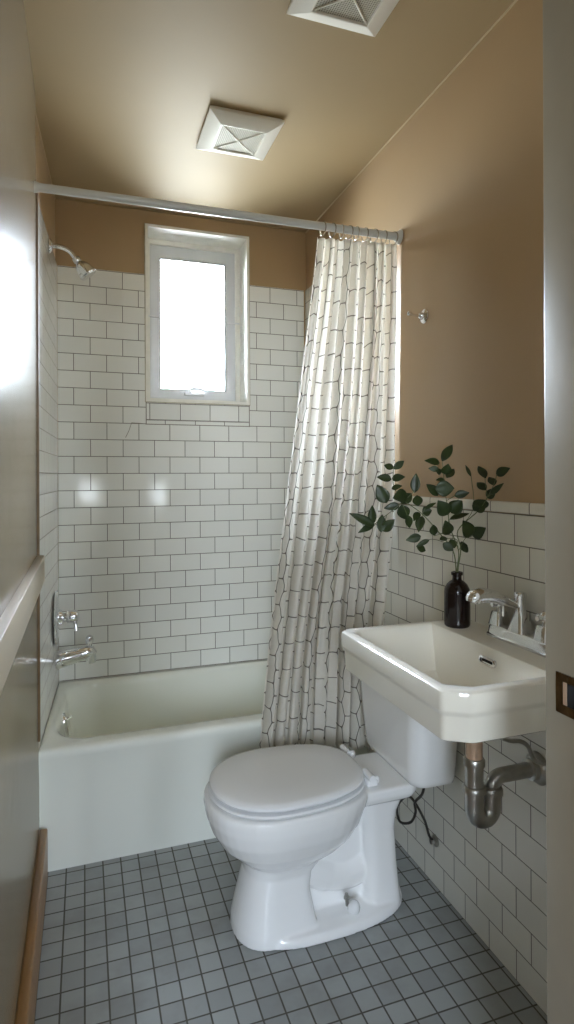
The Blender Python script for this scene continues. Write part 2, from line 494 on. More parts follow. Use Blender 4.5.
# right wall
bm = NB(); box(bm, XR + .008, 1.3, .60, 3.06, 0, ZC); wall_right = struct('wall_right', bm, M['tan'], smooth=False)
bm = NB(); box(bm, XR, XR + .008, .715, YT + .0, 0, 1.227); box(bm, XR, XR + .008, YT, YB, 0, TT)
struct('tile_cladding', bm, M['tile_right'], wall_right, smooth=False)
bm = boxb(XR - .004, XR + .009, .715, YT, 1.229, 1.259, .005, 3)
struct('tile_cap', bm, M['tile_cap'], wall_right)

bm = NB(); box(bm, XR + .004, XR + .009, .70, YB + .006, ZC - .004, ZC + .001); struct('trim_3', bm, M['bead'], smooth=False)
bm = NB(); loft(bm, [[(wl(y) - .009, y, ZC - .004), (wl(y) - .005, y, ZC - .004), (wl(y) - .005, y, ZC + .001), (wl(y) - .009, y, ZC + .001)] for y in (YT - .02, YB + .006)]); struct('trim_4', bm, M['bead'], smooth=False)
# front wall with the doorway the picture is taken through
bm = NB(); box(bm, .66, 1.3, .58, .693, 0, ZC); struct('wall_front', bm, M['hallwall'], smooth=False)
bm = NB(); box(bm, -.15, .66, .58, .70, 2.12, ZC); struct('wall_front_lintel', bm, M['hallwall'], smooth=False)
door = bpy.data.objects.new('door_1', None); C.objects.link(door); door.location = (.65, .64, 0); WLOC['door_1'] = Vector((.65, .64, 0)); door['kind'] = 'structure'
bm = boxb(.64, .661, .545, .704, 0, 2.10, .003); finish(bm, 'jamb', M['jamb'], door)
bm = boxb(.647, .735, .694, .708, 0, 2.16, .003); finish(bm, 'casing', M['jamb'], door)
bm = boxb(-.145, .735, .545, .712, 2.10, 2.135, .003); finish(bm, 'head_jamb', M['jamb'], door)
# strike plate: a thing screwed to the jamb
sp = thing('strike_plate', 'aged brass strike plate with dark latch hole let into the beige door jamb', 'strike plate', (.639, .655, 1.02))
bm = NB()
y0, y1, z0, z1 = .624, .680, .992, 1.049
def ring(x, a, b, c, d): return [bm.verts.new((x, p, q)) for p, q in ((a, c), (b, c), (b, d), (a, d))]
o0, i0 = ring(.6375, y0, y1, z0, z1), ring(.6375, .632, .668, 1.005, 1.038)
o1, i1 = ring(.6405, y0, y1, z0, z1), ring(.6405, .632, .668, 1.005, 1.038)
for k in range(4):
    j = (k + 1) % 4
    bm.faces.new((o0[k], o0[j], i0[j], i0[k])); bm.faces.new((i0[k], i0[j], i1[j], i1[k])); bm.faces.new((o0[j], o0[k], o1[k], o1[j]))
finish(bm, 'plate', M['brass'], sp, smooth=False)
bm = boxb(.6385, .6400, .632, .660, 1.0052, 1.0378, .0003); finish(bm, 'latch_hole', M['black'], sp)
bm = boxb(.6380, .6398, .6605, .6675, 1.0055, 1.0375, .0003); finish(bm, 'latch_lip', M['copper'], sp)
for zz in (.9985, 1.0435):
    bm = NB(); lathe(bm, [(.0042, 0), (.0040, .0006), (.002, .001)], (.6376, .655, zz), (-1, 0, 0), 14); finish(bm, 'screw', M['brass'], sp)

# invented hall behind the camera; windows added for fill light and tile reflections
HL, HR = -1.5, 2.6
bm = NB(); box(bm, HR, HR + .1, -2.1, .66, 0, ZC); struct('wall_hall_right', bm, M['hallwall'], smooth=False)
bm = NB(); box(bm, HL - .1, HL, -2.1, .66, 0, ZC); struct('wall_hall_left', bm, M['hallwall'], smooth=False)
bm = NB(); box(bm, HL, -.15, .60, .66, 0, ZC); box(bm, 1.3, HR, .60, .66, 0, ZC); struct('wall_hall_front', bm, M['hallwall'], smooth=False)
FILL_WINDOWS = [(-1.15, -.36, .95, 2.25), (-.06, .16, 1.0, 1.28), (.84, 1.04, .95, 1.25), (1.20, 1.85, .8, 2.3)]
bm = NB(); xc = HL - .1
for x0, x1, z0, z1 in FILL_WINDOWS:
    box(bm, xc, x0, -2.2, -2.1, 0, ZC); box(bm, x0, x1, -2.2, -2.1, 0, z0); box(bm, x0, x1, -2.2, -2.1, z1, ZC); xc = x1
box(bm, xc, HR + .1, -2.2, -2.1, 0, ZC)
struct('wall_hall_rear', bm, M['hallwall'], smooth=False)
for k, (x0, x1, z0, z1) in enumerate(FILL_WINDOWS):
    bm = NB(); fw = .05 if x1 - x0 > .4 else .02; holed(bm, x0, x1, z0, z1, -2.17, -2.12, x0 + fw, x1 - fw, z0 + fw, z1 - fw)
    wn = struct('window_%d' % (k + 2), bm, M['vinyl'], smooth=False, origin=((x0 + x1) / 2, -2.17, z0))  # unseen window added to let fill light through the doorway
    bm = NB(); box(bm, x0 + fw * .8, x1 - fw * .8, -2.15, -2.146, z0 + fw * .8, z1 - fw * .8); finish(bm, 'pane', M['pane'], wn, smooth=False)
    bm = NB(); zm = (z0 + z1) / 2; box(bm, x0 + fw * .8, x1 - fw * .8, -2.164, -2.132, zm - fw * .4, zm + fw * .4); finish(bm, 'meeting_rail', M['vinyl'], wn, smooth=False)

# bathroom window: reveal lining, fixed frame, casement sash, glass, winder
w1 = thing('window_1', '', '', ((WX0 + WX1) / 2, 2.95, WZ0))
del w1['label']; del w1['category']; w1['kind'] = 'structure'
def ringxz(x0, x1, z0, z1, y0, y1, w, wt=None, wb=None):
    bm = NB(); wt = wt or w; wb = wb or w
    holed(bm, x0, x1, z0, z1, y0, y1, x0 + w, x1 - w, z0 + wb, z1 - wt)
    bmesh.ops.recalc_face_normals(bm, faces=bm.faces)
    return bm
bm = ringxz(WX0 - .009, WX1 + .009, WZ0 - .009, WZ1 + .009, YB - .006, 3.000, .013); finish(bm, 'reveal_lining', M['reveal'], w1, smooth=False)
bm = ringxz(WX0 - .0125, WX1 + .0125, WZ0 - .0125, WZ1 + .0125, YB - .002, YB + .02, .004); finish(bm, 'old_caulk_bead', M['caulk'], w1, smooth=False)
bm = ringxz(WX0 + .004, WX1 - .004, WZ0 + .004, WZ1 - .004, 2.970, 3.010, .022); finish(bm, 'window_frame', M['reveal'], w1, smooth=False)
bm = ringxz(WX0 + .027, WX1 - .027, WZ0 + .025, WZ1 - .027, 2.978, 3.006, .050, .062, .05)
bmesh.ops.bevel(bm, geom=[e for e in bm.edges if abs(e.verts[0].co.y - 2.978) < 1e-4 and abs(e.verts[1].co.y - 2.978) < 1e-4], offset=.004, segments=2, affect='EDGES')
sash = finish(bm, 'window_sash', M['vinyl'], w1, ang=30)
bm = ringxz(WX0 + .072, WX1 - .072, WZ0 + .07, WZ1 - .083, 2.982, 3.002, .008); finish(bm, 'glazing_bead', plain('grey_gasket', srgb(150, 152, 155), .5, vary=.1), sash, smooth=False)
bm = NB(); box(bm, WX0 + .07, WX1 - .07, 2.993, 2.997, WZ0 + .07, WZ1 - .085); finish(bm, 'pane', M['pane'], sash, smooth=False)
for x0, x1 in ((WX0 + .006, WX0 + .072), (WX1 - .072, WX1 - .006)):
    bm = boxb(x0, x1, 2.968, 2.982, 2.115 + (.0 if x0 < .4 else -.004), 2.123 + (.0 if x0 < .4 else -.004), .001); finish(bm, 'retaining_clip', M['seat'], w1)
bm = boxb(.475, .575, 2.954, 2.980, WZ0 + .045, WZ0 + .062, .004); 
tube(bm, spline([(.505, 2.957, WZ0 + .06), (.50, 2.947, WZ0 + .075), (.54, 2.942, WZ0 + .078), (.575, 2.942, WZ0 + .07)], 5), .006, 8)
finish(bm, 'window_winder', M['seat'], sash)

# ------------------------------------------------------------------ ceiling vents
def vent(x0, y0, s, label):
    t = thing('ceiling_vent', label, 'ceiling vent', (x0 + s / 2, y0 + s / 2, ZC), 'square fan grilles on the ceiling')
    x1, y1 = x0 + s, y0 + s
    bm = NB()
    def rg(m, z): return [bm.verts.new(p) for p in ((x0 + m, y0 + m, z), (x1 - m, y0 + m, z), (x1 - m, y1 - m, z), (x0 + m, y1 - m, z))]
    rs = [rg(.006, ZC - .0005), rg(.006, ZC - .006), rg(0, ZC - .006), rg(0, ZC - .014), rg(.004, ZC - .017), rg(.048, ZC - .034), rg(.052, ZC - .034), rg(.054, ZC - .028)]
    for a, b in zip(rs[:-1], rs[1:]):
        for k in range(4): bm.faces.new((a[k], a[(k + 1) % 4], b[(k + 1) % 4], b[k]))
    finish(bm, 'vent_frame', M['ventplastic'], t, ang=20)
    bm = NB(); m = .052
    c = bm.verts.new(((x0 + x1) / 2, (y0 + y1) / 2, ZC - .032))
    q = rg(m, ZC - .029)
    for k in range(4): bm.faces.new((q[k], q[(k + 1) % 4], c))
    finish(bm, 'grille', M['grille'], t, smooth=False)
    bm = NB(); cx, cy = (x0 + x1) / 2, (y0 + y1) / 2
    for sx in (-1, 1):
        for sy in (-1, 1):
            tube(bm, [(cx, cy, ZC - .0325), (cx + sx * (s / 2 - m), cy + sy * (s / 2 - m), ZC - .0295)], .0028, 8)
    finish(bm, 'cross_ribs', M['ventplastic'], t)
vent(.402, 1.955, .262, 'square white fan grille on the ceiling nearest the shower window')
vent(.515, 1.232, .262, 'square white fan grille cut off by the top of the picture')

# ------------------------------------------------------------------ bathtub
tub = thing('bathtub', 'cream white alcove bathtub with smooth rounded apron front', 'bathtub', (.46, 2.48, 0))
TX0, TX1, TY0, TY1 = -.1505, XR - .0015, YT, YB - .002
def skew(p):
    x, y, z = p
    f = max(0, 1 - (x - TX0) / .6)
    return (x + .038 * (y - YT) / .703 * f + .001, y, z)
def tr(mx0, mx1, my0, my1, r, z, n=10):
    return [skew((a, b, z)) for a, b in rrect(TX0 + mx0, TX1 - mx1, TY0 + my0, TY1 - my1, r, n)]
TZ = .418
rings = [tr(0, 0, .022, 0, .006, 0), tr(0, 0, .016, 0, .006, .05), tr(0, 0, .012, 0, .006, .2), tr(0, 0, .010, 0, .006, .33), tr(0, 0, .006, 0, .006, .365),
         tr(0, 0, .001, 0, .006, .385), tr(0, 0, -.001, 0, .006, .400), tr(.0005, 0, .003, .0005, .008, .411), tr(.001, .001, .010, .001, .012, .4165), tr(.002, .002, .018, .002, .016, TZ),
         tr(.030, .05, .056, .030, .12, TZ), tr(.036, .058, .064, .036, .125, TZ - .002), tr(.043, .066, .072, .042, .13, TZ - .009), tr(.049, .075, .078, .046, .13, TZ - .03),
         tr(.062, .11, .088, .055, .135, .30), tr(.088, .16, .10, .068, .14, .18), tr(.108, .21, .118, .085, .14, .12), tr(.15, .27, .16, .12, .13, .088), tr(.25, .4, .24, .2, .09, .08)]
bm = NB(); loft(bm, rings); finish(bm, 'tub_body', M['enamel'], tub, ang=60)
# overflow plate on the sloping head wall of the bath
bm = NB()
ox, oy, oz = -.0765, 2.50, .352
pr = [(a, b) for a, b in rrect(-.033, .033, -.045, .045, .028, 6)]
ax = Vector((1, 0, .16)).normalized(); up = Vector((-.16, 0, 1)).normalized()
def pl(s, h): return [Vector((ox, oy, oz)) + Vector((0, 1, 0)) * (a * s) + up * (b * s) + ax * h for a, b in pr]
loft(bm, [pl(1, -.012), pl(1, .004), pl(.93, .008), pl(.8, .009)]); ovp = finish(bm, 'overflow_plate', M['chrome'], tub)
bm = NB(); tube(bm, [Vector((ox, oy, oz + .02)) + ax * .006, Vector((ox, oy, oz + .028)) + ax * .026], .005, 10); finish(bm, 'overflow_lever', M['chrome'], ovp)
bm = NB(); lathe(bm, [(.035, 0), (.035, .003), (.028, .005), (.01, .005)], (.14, 2.48, .079)); finish(bm, 'drain', M['chrome'], tub)

# tub spout
VY = 2.67
WL = wl(VY)
ts = thing('tub_spout', 'chrome tub spout with pull-up diverter over the bath rim', 'tub spout', (WL, VY, .565))
bm = NB()
pts = [(WL + .0012, VY, .560), (WL + .012, VY, .562), (WL + .05, VY, .568), (WL + .09, VY, .577), (WL + .125, VY, .583), (WL + .148, VY, .582), (WL + .160, VY, .572)]
tube(bm, pts, [.036, .037, .035, .032, .028, .024, .014], 24)
lathe(bm, [(.022, 0), (.022, .02), (.020, .044), (.0145, .042), (.0145, .03)], (WL + .142, VY, .582), (.05, 0, -1), 20)
finish(bm, 'spout_body', M['chrome'], ts)
bm = NB(); lathe(bm, [(.004, 0), (.004, .018), (.014, .021), (.018, .034), (.015, .050), (.005, .057)], (WL + .138, VY, .598), (0, 0, 1), 18)
finish(bm, 'diverter_knob', M['chrome'], ts)
# mixer valve
sv = thing('shower_valve', 'round chrome shower valve plate with lever handle on the left tiled wall', 'shower valve', (WL, VY, .74))
bm = NB(); lathe(bm, [(.111, 0.0012), (.112, .005), (.104, .012), (.07, .017), (.034, .019), (.03, .03), (.026, .03)], (WL, VY, .74), (1, 0, 0), 48); finish(bm, 'escutcheon', M['chrome'], sv)
bm = NB(); lathe(bm, [(.020, .028), (.021, .034), (.021, .046), (.026, .05), (.0275, .062), (.0265, .082), (.023, .090), (.01, .094)], (WL, VY, .74), (1, 0, 0), 28)
tube(bm, [(WL + .078, VY, .735), (WL + .082, VY - .003, .705), (WL + .086, VY - .007, .680)], [.0085, .0072, .008], 12)
finish(bm, 'lever_handle', M['chrome'], sv)
# shower head
SH = wl(2.5)
sh = thing('overhead_shower', 'chrome shower head on a bent arm high on the left wall', 'shower head', (SH, 2.5, 2.24))
bm = NB(); lathe(bm, [(.030, .0012), (.030, .004), (.024, .010), (.014, .016), (.012, .016)], (SH, 2.5, 2.238), (1, 0, 0), 28); finish(bm, 'flange', M['chrome'], sh)
arm = spline([(SH + .004, 2.5, 2.238), (SH + .04, 2.5, 2.238), (SH + .075, 2.5, 2.226), (SH + .102, 2.5, 2.196)], 6)
bm = NB(); tube(bm, arm, .0095, 16); finish(bm, 'shower_arm', M['chrome'], sh)
d = Vector((.62, 0, -.78)).normalized()
bm = NB(); lathe(bm, [(.013, -.006), (.016, 0), (.016, .012), (.013, .016), (.021, .024), (.029, .040), (.033, .056), (.036, .072), (.032, .078), (.008, .076)], arm[-1], d, 32); finish(bm, 'spray_head', M['chrome'], sh)

# ------------------------------------------------------------------ curtain rod, rings and curtain
RA, RB = Vector((-.1365, 2.02, 2.243)), Vector((XR - .0, 1.885, 2.187))
def rodp(x):
    t = (x - RA.x) / (RB.x - RA.x); return RA.lerp(RB, t)
rd = thing('curtain_rod', 'white shower curtain rod spanning the alcove wall to wall', 'curtain rod', (.46, 1.95, 2.21))
dr = (RB - RA).normalized()
bm = NB(); tube(bm, [RA + dr * .002 - Vector((.007, 0, 0)), RB + dr * .006], .0135, 24); finish(bm, 'rod_tube', M['rod'], rd)
bm = NB(); lathe(bm, [(.017, 0), (.017, .004), (.0155, .010), (.0145, .014)], (-.1455, 2.021, 2.2434), (1, -.1, -.05), 28); finish(bm, 'rod_flange', M['rod'], rd)
bm = NB(); lathe(bm, [(.026, 0), (.026, .004), (.019, .012), (.016, .02)], (XR + .0072, 1.884, 2.1865), (-1, .1, .05), 28); finish(bm, 'rod_flange', M['rod'], rd)

# curtain: one cloth, gathered on nine rings, flaring out to the left at the hem
NS, NTT = 520, 110
NF = 9
def lerp(a, b, t): return a + (b - a) * t
def sst(t): t = max(0, min(1, t)); return t * t * (3 - 2 * t)
CZ1, CZ0 = 2.161, .330
FH = [0.0, .11, .225, .33, .425, .535, .64, .755, .88, 1.0]     # fold boundaries, uneven
def fold(s):
    for i in range(NF):
        if s <= FH[i + 1] or i == NF - 1:
            return i, (s - FH[i]) / (FH[i + 1] - FH[i])
def cloth(s, t):
    z = lerp(CZ1, CZ0, t)
    xl = lerp(.775, .584, t ** 1.12) - .010 * math.sin(PI * t)
    xr = 1.068 - .045 * sst((t - .45) / .4)
    w = xr - xl
    i, f = fold(s)
    amp = lerp(.016, .0235, sst(t * 1.2)) * (1 + .35 * math.sin(i * 2.3 + .6)) * (1 - .55 * sst((s - .9) / .1)) * (1 - .6 * sst((.03 - s) / .03))
    ph = 2 * PI * (i + f)
    s2 = s + .010 * math.sin(3 * PI * t + i) * math.sin(PI * s)
    x = xl + w * s2
    # folds lean over one another a little: omega shape
    x += .22 * w / NF * math.sin(2 * ph + .4) * (.35 + .65 * t) * .8
    y = rodp(x).y + .006 + lerp(0, .095, sst(t * 1.1)) * (1 - .55 * sst((s - .75) / .25))
    y += amp * math.cos(ph) + .006 * math.sin(2 * ph + 5 * t + i) + .004 * math.sin(5.1 * s * 6 + 9 * t)
    # finer secondary pleats
    y += .0022 * math.sin(ph * 3.1 + 2 * t) * (.5 + .5 * t)
    if z < .80: y = lerp(y, max(y, 1.924), min(1, (.80 - z) / .05))
    # gathered header: pinch toward the rod at each ring, sag between
    if t < .03:
        z += .012 * (math.cos(ph) * .5 + .5) * (1 - t / .03) - .006 * (1 - t / .03)
    return Vector((x, y, z))
bm = NB(); uvl = bm.loops.layers.uv.new('UVMap')
grid = []; U = []
for j in range(NTT + 1):
    t = j / NTT
    row = [cloth(i / NS, t) for i in range(NS + 1)]
    acc = [0]
    for i in range(NS): acc.append(acc[-1] + (Vector((row[i + 1].x, row[i + 1].y, 0)) - Vector((row[i].x, row[i].y, 0))).length)
    grid.append([bm.verts.new(p) for p in row]); U.append(acc)
lowest = U[NTT][-1]
for j in range(NTT):
    for i in range(NS):
        f = bm.faces.new((grid[j][i], grid[j][i + 1], grid[j + 1][i + 1], grid[j + 1][i]))
        for lp, (a, b) in zip(f.loops, ((j, i), (j, i + 1), (j + 1, i + 1), (j + 1, i))):
            # one cloth width everywhere: blend the measured arc length towards the hem's
            lp[uvl].uv = (U[NTT][b], grid[a][b].co.z)
cur = finish(bm, 'shower_curtain', M['curtain'], None, ang=180, origin=(.85, 2.02, CZ0), recalc=False)
tag(cur, 'white fabric shower curtain printed with grey stretched honeycomb cells, drawn to the right', 'shower curtain')
md = cur.modifiers.new('thick', 'SOLIDIFY'); md.thickness = .0012
ORD = ['leftmost', 'second', 'third', 'fourth', 'fifth', 'sixth', 'seventh', 'eighth', 'rightmost']
for k in range(NF):
    s = (FH[k] + FH[k + 1]) / 2 if 0 < k < NF - 1 else (.035 if k == 0 else .965)
    s = FH[k] + .5 * (FH[k + 1] - FH[k])
    p = cloth(s, .008); rp = rodp(p.x)
    bm = NB()
    tilt = random.uniform(-.25, .25)
    cen = Vector((rp.x, rp.y, rp.z - .008))
    loop = []
    for q in range(29):
        a = 2 * PI * q / 28
        loop.append(cen + Vector((math.sin(tilt) * .022 * math.cos(a), .0225 * math.cos(a), .0225 * math.sin(a))))
    tube(bm, loop, .0022, 8, caps=False)
    bmesh.ops.remove_doubles(bm, verts=bm.verts, dist=.0008)
    o = finish(bm, 'curtain_ring', M['clear'], None, origin=tuple(cen))
    tag(o, ('%s clear plastic ring holding the curtain on the white rod' % ORD[k]) if k in (0, NF - 1) else ('%s clear plastic curtain ring from the left on the white rod' % ORD[k]), 'curtain ring', 'clear rings along the curtain rod')

# ------------------------------------------------------------------ toilet
to = thing('toilet', 'white porcelain toilet with closed lid and exposed trapway', 'toilet', (.68, 1.70, 0))
TYC = 1.70
def egg(xf, xb, hw, z, n=40, sq=2.2, sb=3.0, tf=0):
    """plan outline: round at the front (low x), squarer at the back"""
    xm = lerp(xf, xb, .42); out = []
    for k in range(n):
        a = 2 * PI * k / n; c, s = math.cos(a), math.sin(a)
        e = sq if c < 0 else sb
        x = (xm - xf) if c < 0 else (xb - xm)
        out.append((xm + x * math.copysign(abs(c) ** (2 / e), c), TYC + hw * math.copysign(abs(s) ** (2 / e), s), z))
    return out
bm = NB()
# bowl and front pedestal
loft(bm, [egg(.402, .640, .118, 0.001, sb=9), egg(.404, .638, .116, .03, sb=9), egg(.413, .630, .108, .07, sb=9), egg(.428, .620, .098, .13, sb=8), egg(.440, .63, .093, .175, sb=6), egg(.438, .68, .102, .205),
          egg(.402, .73, .130, .235), egg(.366, .765, .157, .27), egg(.342, .79, .174, .31), egg(.329, .805, .184, .35), egg(.325, .815, .187, .378), egg(.327, .815, .186, .392), egg(.334, .81, .18, .3965)])
# foot running back to the wall
loft(bm, [egg(.402, .950, .140, .001, sb=2.6), egg(.404, .948, .138, .018, sb=2.6), egg(.410, .944, .132, .028, sb=2.6), egg(.43, .935, .10, .034, sb=2.6)])
# web between pedestal and rear column
loft(bm, [egg(.50, .90, .045, .02), egg(.50, .90, .034, .12), egg(.52, .91, .040, .25), egg(.52, .93, .085, .345)])
# trapway: forward and low, then climbing to the rear
tw = spline([(.585, TYC, .20), (.63, TYC, .150), (.70, TYC, .110), (.78, TYC, .104), (.845, TYC, .145), (.856, TYC, .215), (.855, TYC, .275), (.866, TYC, .340)], 6)
tube(bm, tw, [.054] * 12 + [.052] * (len(tw) - 12), 24, flat=1.12)
loft(bm, [[(a, b, z) for a, b in rrect(x0, x1, TYC - h, TYC + h, .035, 6)] for x0, x1, h, z in ((.800, .925, .092, .02), (.810, .922, .088, .06), (.812, .915, .084, .14), (.806, .910, .082, .24), (.800, .915, .088, .30), (.790, .935, .095, .35))])
# shelf that carries the tank
def shelf(z, g): return [(a, b, z) for a, b in rrect(.70 - g, .975 + g * .3, TYC - .118 - g, TYC + .118 + g, .05, 6)]
loft(bm, [shelf(.335, -.03), shelf(.35, -.008), shelf(.365, 0), shelf(.387, 0), shelf(.391, -.006)])
body = remeshed(bm, 'toilet_bowl', M['porcelain'], to, .004, 4)
def eggr(d, z): return egg(.343 + d, .806 - d, .178 - d, z, 64, 2.15, 2.6)
bm = NB(); loft(bm, [eggr(.020, .3965), eggr(-.001, .4015), eggr(-.005, .407), eggr(-.002, .4115), eggr(.004, .4125), eggr(.022, .4125)]); finish(bm, 'seat', M['seat'], to, ang=35)
bm = NB(); loft(bm, [eggr(.024, .4190), eggr(.003, .4190), eggr(-.001, .424), eggr(.000, .430), eggr(.006, .4355), eggr(.016, .4385), eggr(.09, .4405)]); finish(bm, 'lid', M['seat'], to, ang=35)
for yy in (1.622, 1.792):
    bm = boxb(.800, .836, yy - .016, yy + .016, .392, .412, .006, 3)
    tube(bm, [(.812, yy - .026, .422), (.812, yy + .026, .422)], .0105, 14)
    lathe(bm, [(.011, 0), (.011, .012), (.006, .018)], (.835, yy, .400), (0, 0, 1), 14)
    finish(bm, 'seat_hinge', M['seat'], to, ang=50)
bm = NB(); lathe(bm, [(.018, 0), (.018, .010), (.015, .020), (.008, .026), (.002, .027)], (.745, TYC - .108, .052), (0, -.25, 1), 24); finish(bm, 'bolt_cap', M['seat'], to)
bm = NB(); tube(bm, [(.730, TYC - .094, .058), (.728, TYC - .094, .094)], .005, 10); lathe(bm, [(.009, 0), (.009, .006)], (.729, TYC - .094, .078), (0, 0, 1), 6); finish(bm, 'floor_bolt', M['steel'], to)
def tk(mx, hw, z, r=.05): return [(a, b, z) for a, b in rrect(mx, XR - .012, TYC - hw, TYC + hw, [r, .02, .02, r], 7)]
bm = NB(); loft(bm, [tk(.955, .135, .3925, .03), tk(.935, .155, .394, .035), tk(.921, .168, .402, .042), tk(.914, .176, .42, .045), tk(.908, .184, .47), tk(.903, .194, .56), tk(.898, .203, .68), tk(.898, .203, .694)])
tank = finish(bm, 'tank', M['porcelain'], to, ang=60)
bm = NB(); loft(bm, [tk(.896, .205, .6945), tk(.888, .213, .699), tk(.888, .213, .716), tk(.892, .209, .722), tk(.91, .19, .725)]); finish(bm, 'tank_lid', M['porcelain'], tank, ang=60)

hs = thing('supply_hose', 'thin dark hose looping from under the toilet tank to the tiled wall', 'supply hose', (1.0, 1.68, .2))
hp = spline([(.985, 1.585, .392), (.982, 1.60, .345), (.99, 1.655, .29), (1.0, 1.668, .25), (1.0, 1.70, .20), (1.0, 1.77, .165), (1.01, 1.80, .20), (1.02, 1.74, .26), (1.03, 1.67, .225), (1.045, 1.66, .17), (1.062, 1.66, .15)], 8)
bm = NB(); tube(bm, hp, .0042, 10); finish(bm, 'hose', M['darkrubber'], hs)
bm = NB(); lathe(bm, [(.018, 0), (.018, .003), (.008, .008), (.008, .02)], (XR - .0005, 1.66, .15), (-1, 0, 0), 20); finish(bm, 'wall_flange', M['steel'], hs)

# ------------------------------------------------------------------ sink
SX0, SX1, SY0, SY1, SZ = .663, XR - .0012, .978, 1.508, .906
sk = thing('sink', 'cream ceramic wall-hung sink with chamfered corners and stepped apron', 'sink', (.9, 1.235, .8))
def chamf(x0, x1, y0, y1, cx, cy, r, n=4):
    """plan outline with its two front (low x) corners cut off and every corner softened"""
    P = [(x0 + cx, y0), (x1, y0), (x1, y1), (x0 + cx * .45, y1), (x0, y1 - cy * .45), (x0, y0 + cy)]
    out = []
    for i, p in enumerate(P):
        a = Vector(P[i - 1]); b = Vector(p); c = Vector(P[(i + 1) % 6])
        rr = r * (.4 if i in (1, 2) else 1)
        rr = min(rr, (a - b).length * .45, (c - b).length * .45)
        s = b + (a - b).normalized() * rr; e = b + (c - b).normalized() * rr
        for k in range(n + 1):
            t = k / n
            q = s * (1 - t) ** 2 + b * 2 * t * (1 - t) + e * t * t
            out.append((q.x, q.y))
    return out
def sr(m, z, mw=0, cx=.050, cy=.032, r=.010):
    return [(a, b, z) for a, b in chamf(SX0 + m, SX1 - mw, SY0 + m, SY1 - m, cx, cy, r)]
BB = .942   # back edge of the basin opening
def si(g, z, f=1, r=.008):
    x0, x1 = SX0 + .026 + g * 1.1, BB - g * .55
    y0, y1 = SY0 + .030 + g * 1.15, SY1 - .030 - g * 1.25
    return [(a, b, z) for a, b in chamf(x0, x1, y0, y1, .046 * f, .034 * f, r)]
bm = NB()
loft(bm, [sr(.175, .738, .06), sr(.15, .744, .03), sr(.12, .775, .0), sr(.09, .797, 0), sr(.024, .798), sr(.014, .7985), sr(.0095, .802), sr(.008, .807), sr(.0065, .850), sr(.005, .856), sr(.001, .862), sr(0, .868), sr(0, .896), sr(.0015, .902), sr(.006, .9055), sr(.011, .906),
          si(-.004, .906), si(-.001, .905), si(.003, .900), si(.010, .885), si(.030, .84), si(.048, .80, .9), si(.062, .775, .85), si(.078, .764, .8, .02), si(.11, .760, .6)])
finish(bm, 'sink_body', M['sinkceramic'], sk, ang=35)
bm = NB()
oc = Vector((.9305, 1.215, .874)); na = Vector((-1, 0, .22)).normalized(); va = Vector((.22, 0, 1)).normalized()
pr = rrect(-.027, .027, -.0085, .0085, .0085, 6)
def pl2(s, h, k=1): s *= 1.15; return [oc + Vector((0, 1, 0)) * (a * s) + va * (b * s * k) + na * h for a, b in pr]
loft(bm, [pl2(1, -.008), pl2(1, .003), pl2(.93, .0045), pl2(.8, .0045, .8), pl2(.78, -.001, .7)], True, True); ovr = finish(bm, 'overflow_ring', M['chrome'], sk, ang=50)
bm = NB(); loft(bm, [pl2(.74, -.0005, .45), pl2(.72, .0004, .4)]); finish(bm, 'overflow_slot', M['black'], ovr)
bm = NB(); lathe(bm, [(.030, 0), (.030, .003), (.022, .0045), (.02, .002), (.004, .002)], (.83, 1.235, .7605)); finish(bm, 'drain', M['chrome'], sk)

# faucet: centre-set, two handles, cast spout
fc = thing('faucet', 'old chrome two-handle faucet standing on the back of the sink', 'faucet', (1.035, 1.215, SZ))
def fr(m, z): return [(a, b, z) for a, b in rrect(1.008 + m, 1.066 - m, 1.095 + m, 1.328 - m, .012, 5)]
bm = NB(); loft(bm, [fr(0, SZ + .0003), fr(0, SZ + .006), fr(.003, SZ + .010), fr(.005, SZ + .026), fr(.008, SZ + .031), fr(.013, SZ + .033)]); finish(bm, 'base_plate', M['chrome'], fc, ang=35)
PZ = SZ + .032
for yy in (1.300, 1.135):
    def hr(h, z, r=.006): return [(a, b, z) for a, b in rrect(1.034 - h, 1.034 + h, yy - h, yy + h, r, 4)]
    bm = NB(); loft(bm, [hr(.0215, PZ - .001), hr(.0205, PZ + .004), hr(.0165, PZ + .030), hr(.0145, PZ + .034), hr(.009, PZ + .036)]); hb = finish(bm, 'handle_base', M['chrome'], fc, ang=35)
    bm = NB(); lathe(bm, [(.007, 0), (.007, .008), (.0105, .012), (.012, .020), (.0105, .030), (.006, .034), (.001, .035)], (1.034, yy, PZ + .034), (0, 0, 1), 18)
    for a in (0, 1): 
        dx, dy = (.024, 0) if a else (0, .024)
        tube(bm, [(1.034 - dx, yy - dy, PZ + .052), (1.034, yy, PZ + .054), (1.034 + dx, yy + dy, PZ + .052)], [.006, .0075, .006], 10)
    finish(bm, 'handle', M['chrome'], hb, ang=50)
bm = NB()
def cr(hx, hy, z): return [(a, b, z) for a, b in rrect(1.036 - hx, 1.036 + hx, 1.222 - hy, 1.222 + hy, .008, 4)]
loft(bm, [cr(.024, .028, PZ - .001), cr(.022, .025, PZ + .006), cr(.013, .015, PZ + .040), cr(.0115, .012, PZ + .05), cr(.0115, .012, PZ + .080), cr(.013, .0135, PZ + .084), cr(.013, .0135, PZ + .094), cr(.010, .011, PZ + .098)])
finish(bm, 'centre_column', M['chrome'], fc, ang=35)
bm = NB(); tube(bm, spline([(1.030, 1.226, 1.000), (1.000, 1.229, 1.012), (.965, 1.233, 1.026), (.930, 1.236, 1.032), (.908, 1.237, 1.027), (.902, 1.237, 1.016)], 5),
     [.010 + .009 * sst(k / 16) - .005 * sst((k - 19) / 6) for k in range(26)], 20, flat=1.1)
finish(bm, 'spout', M['chrome'], fc)
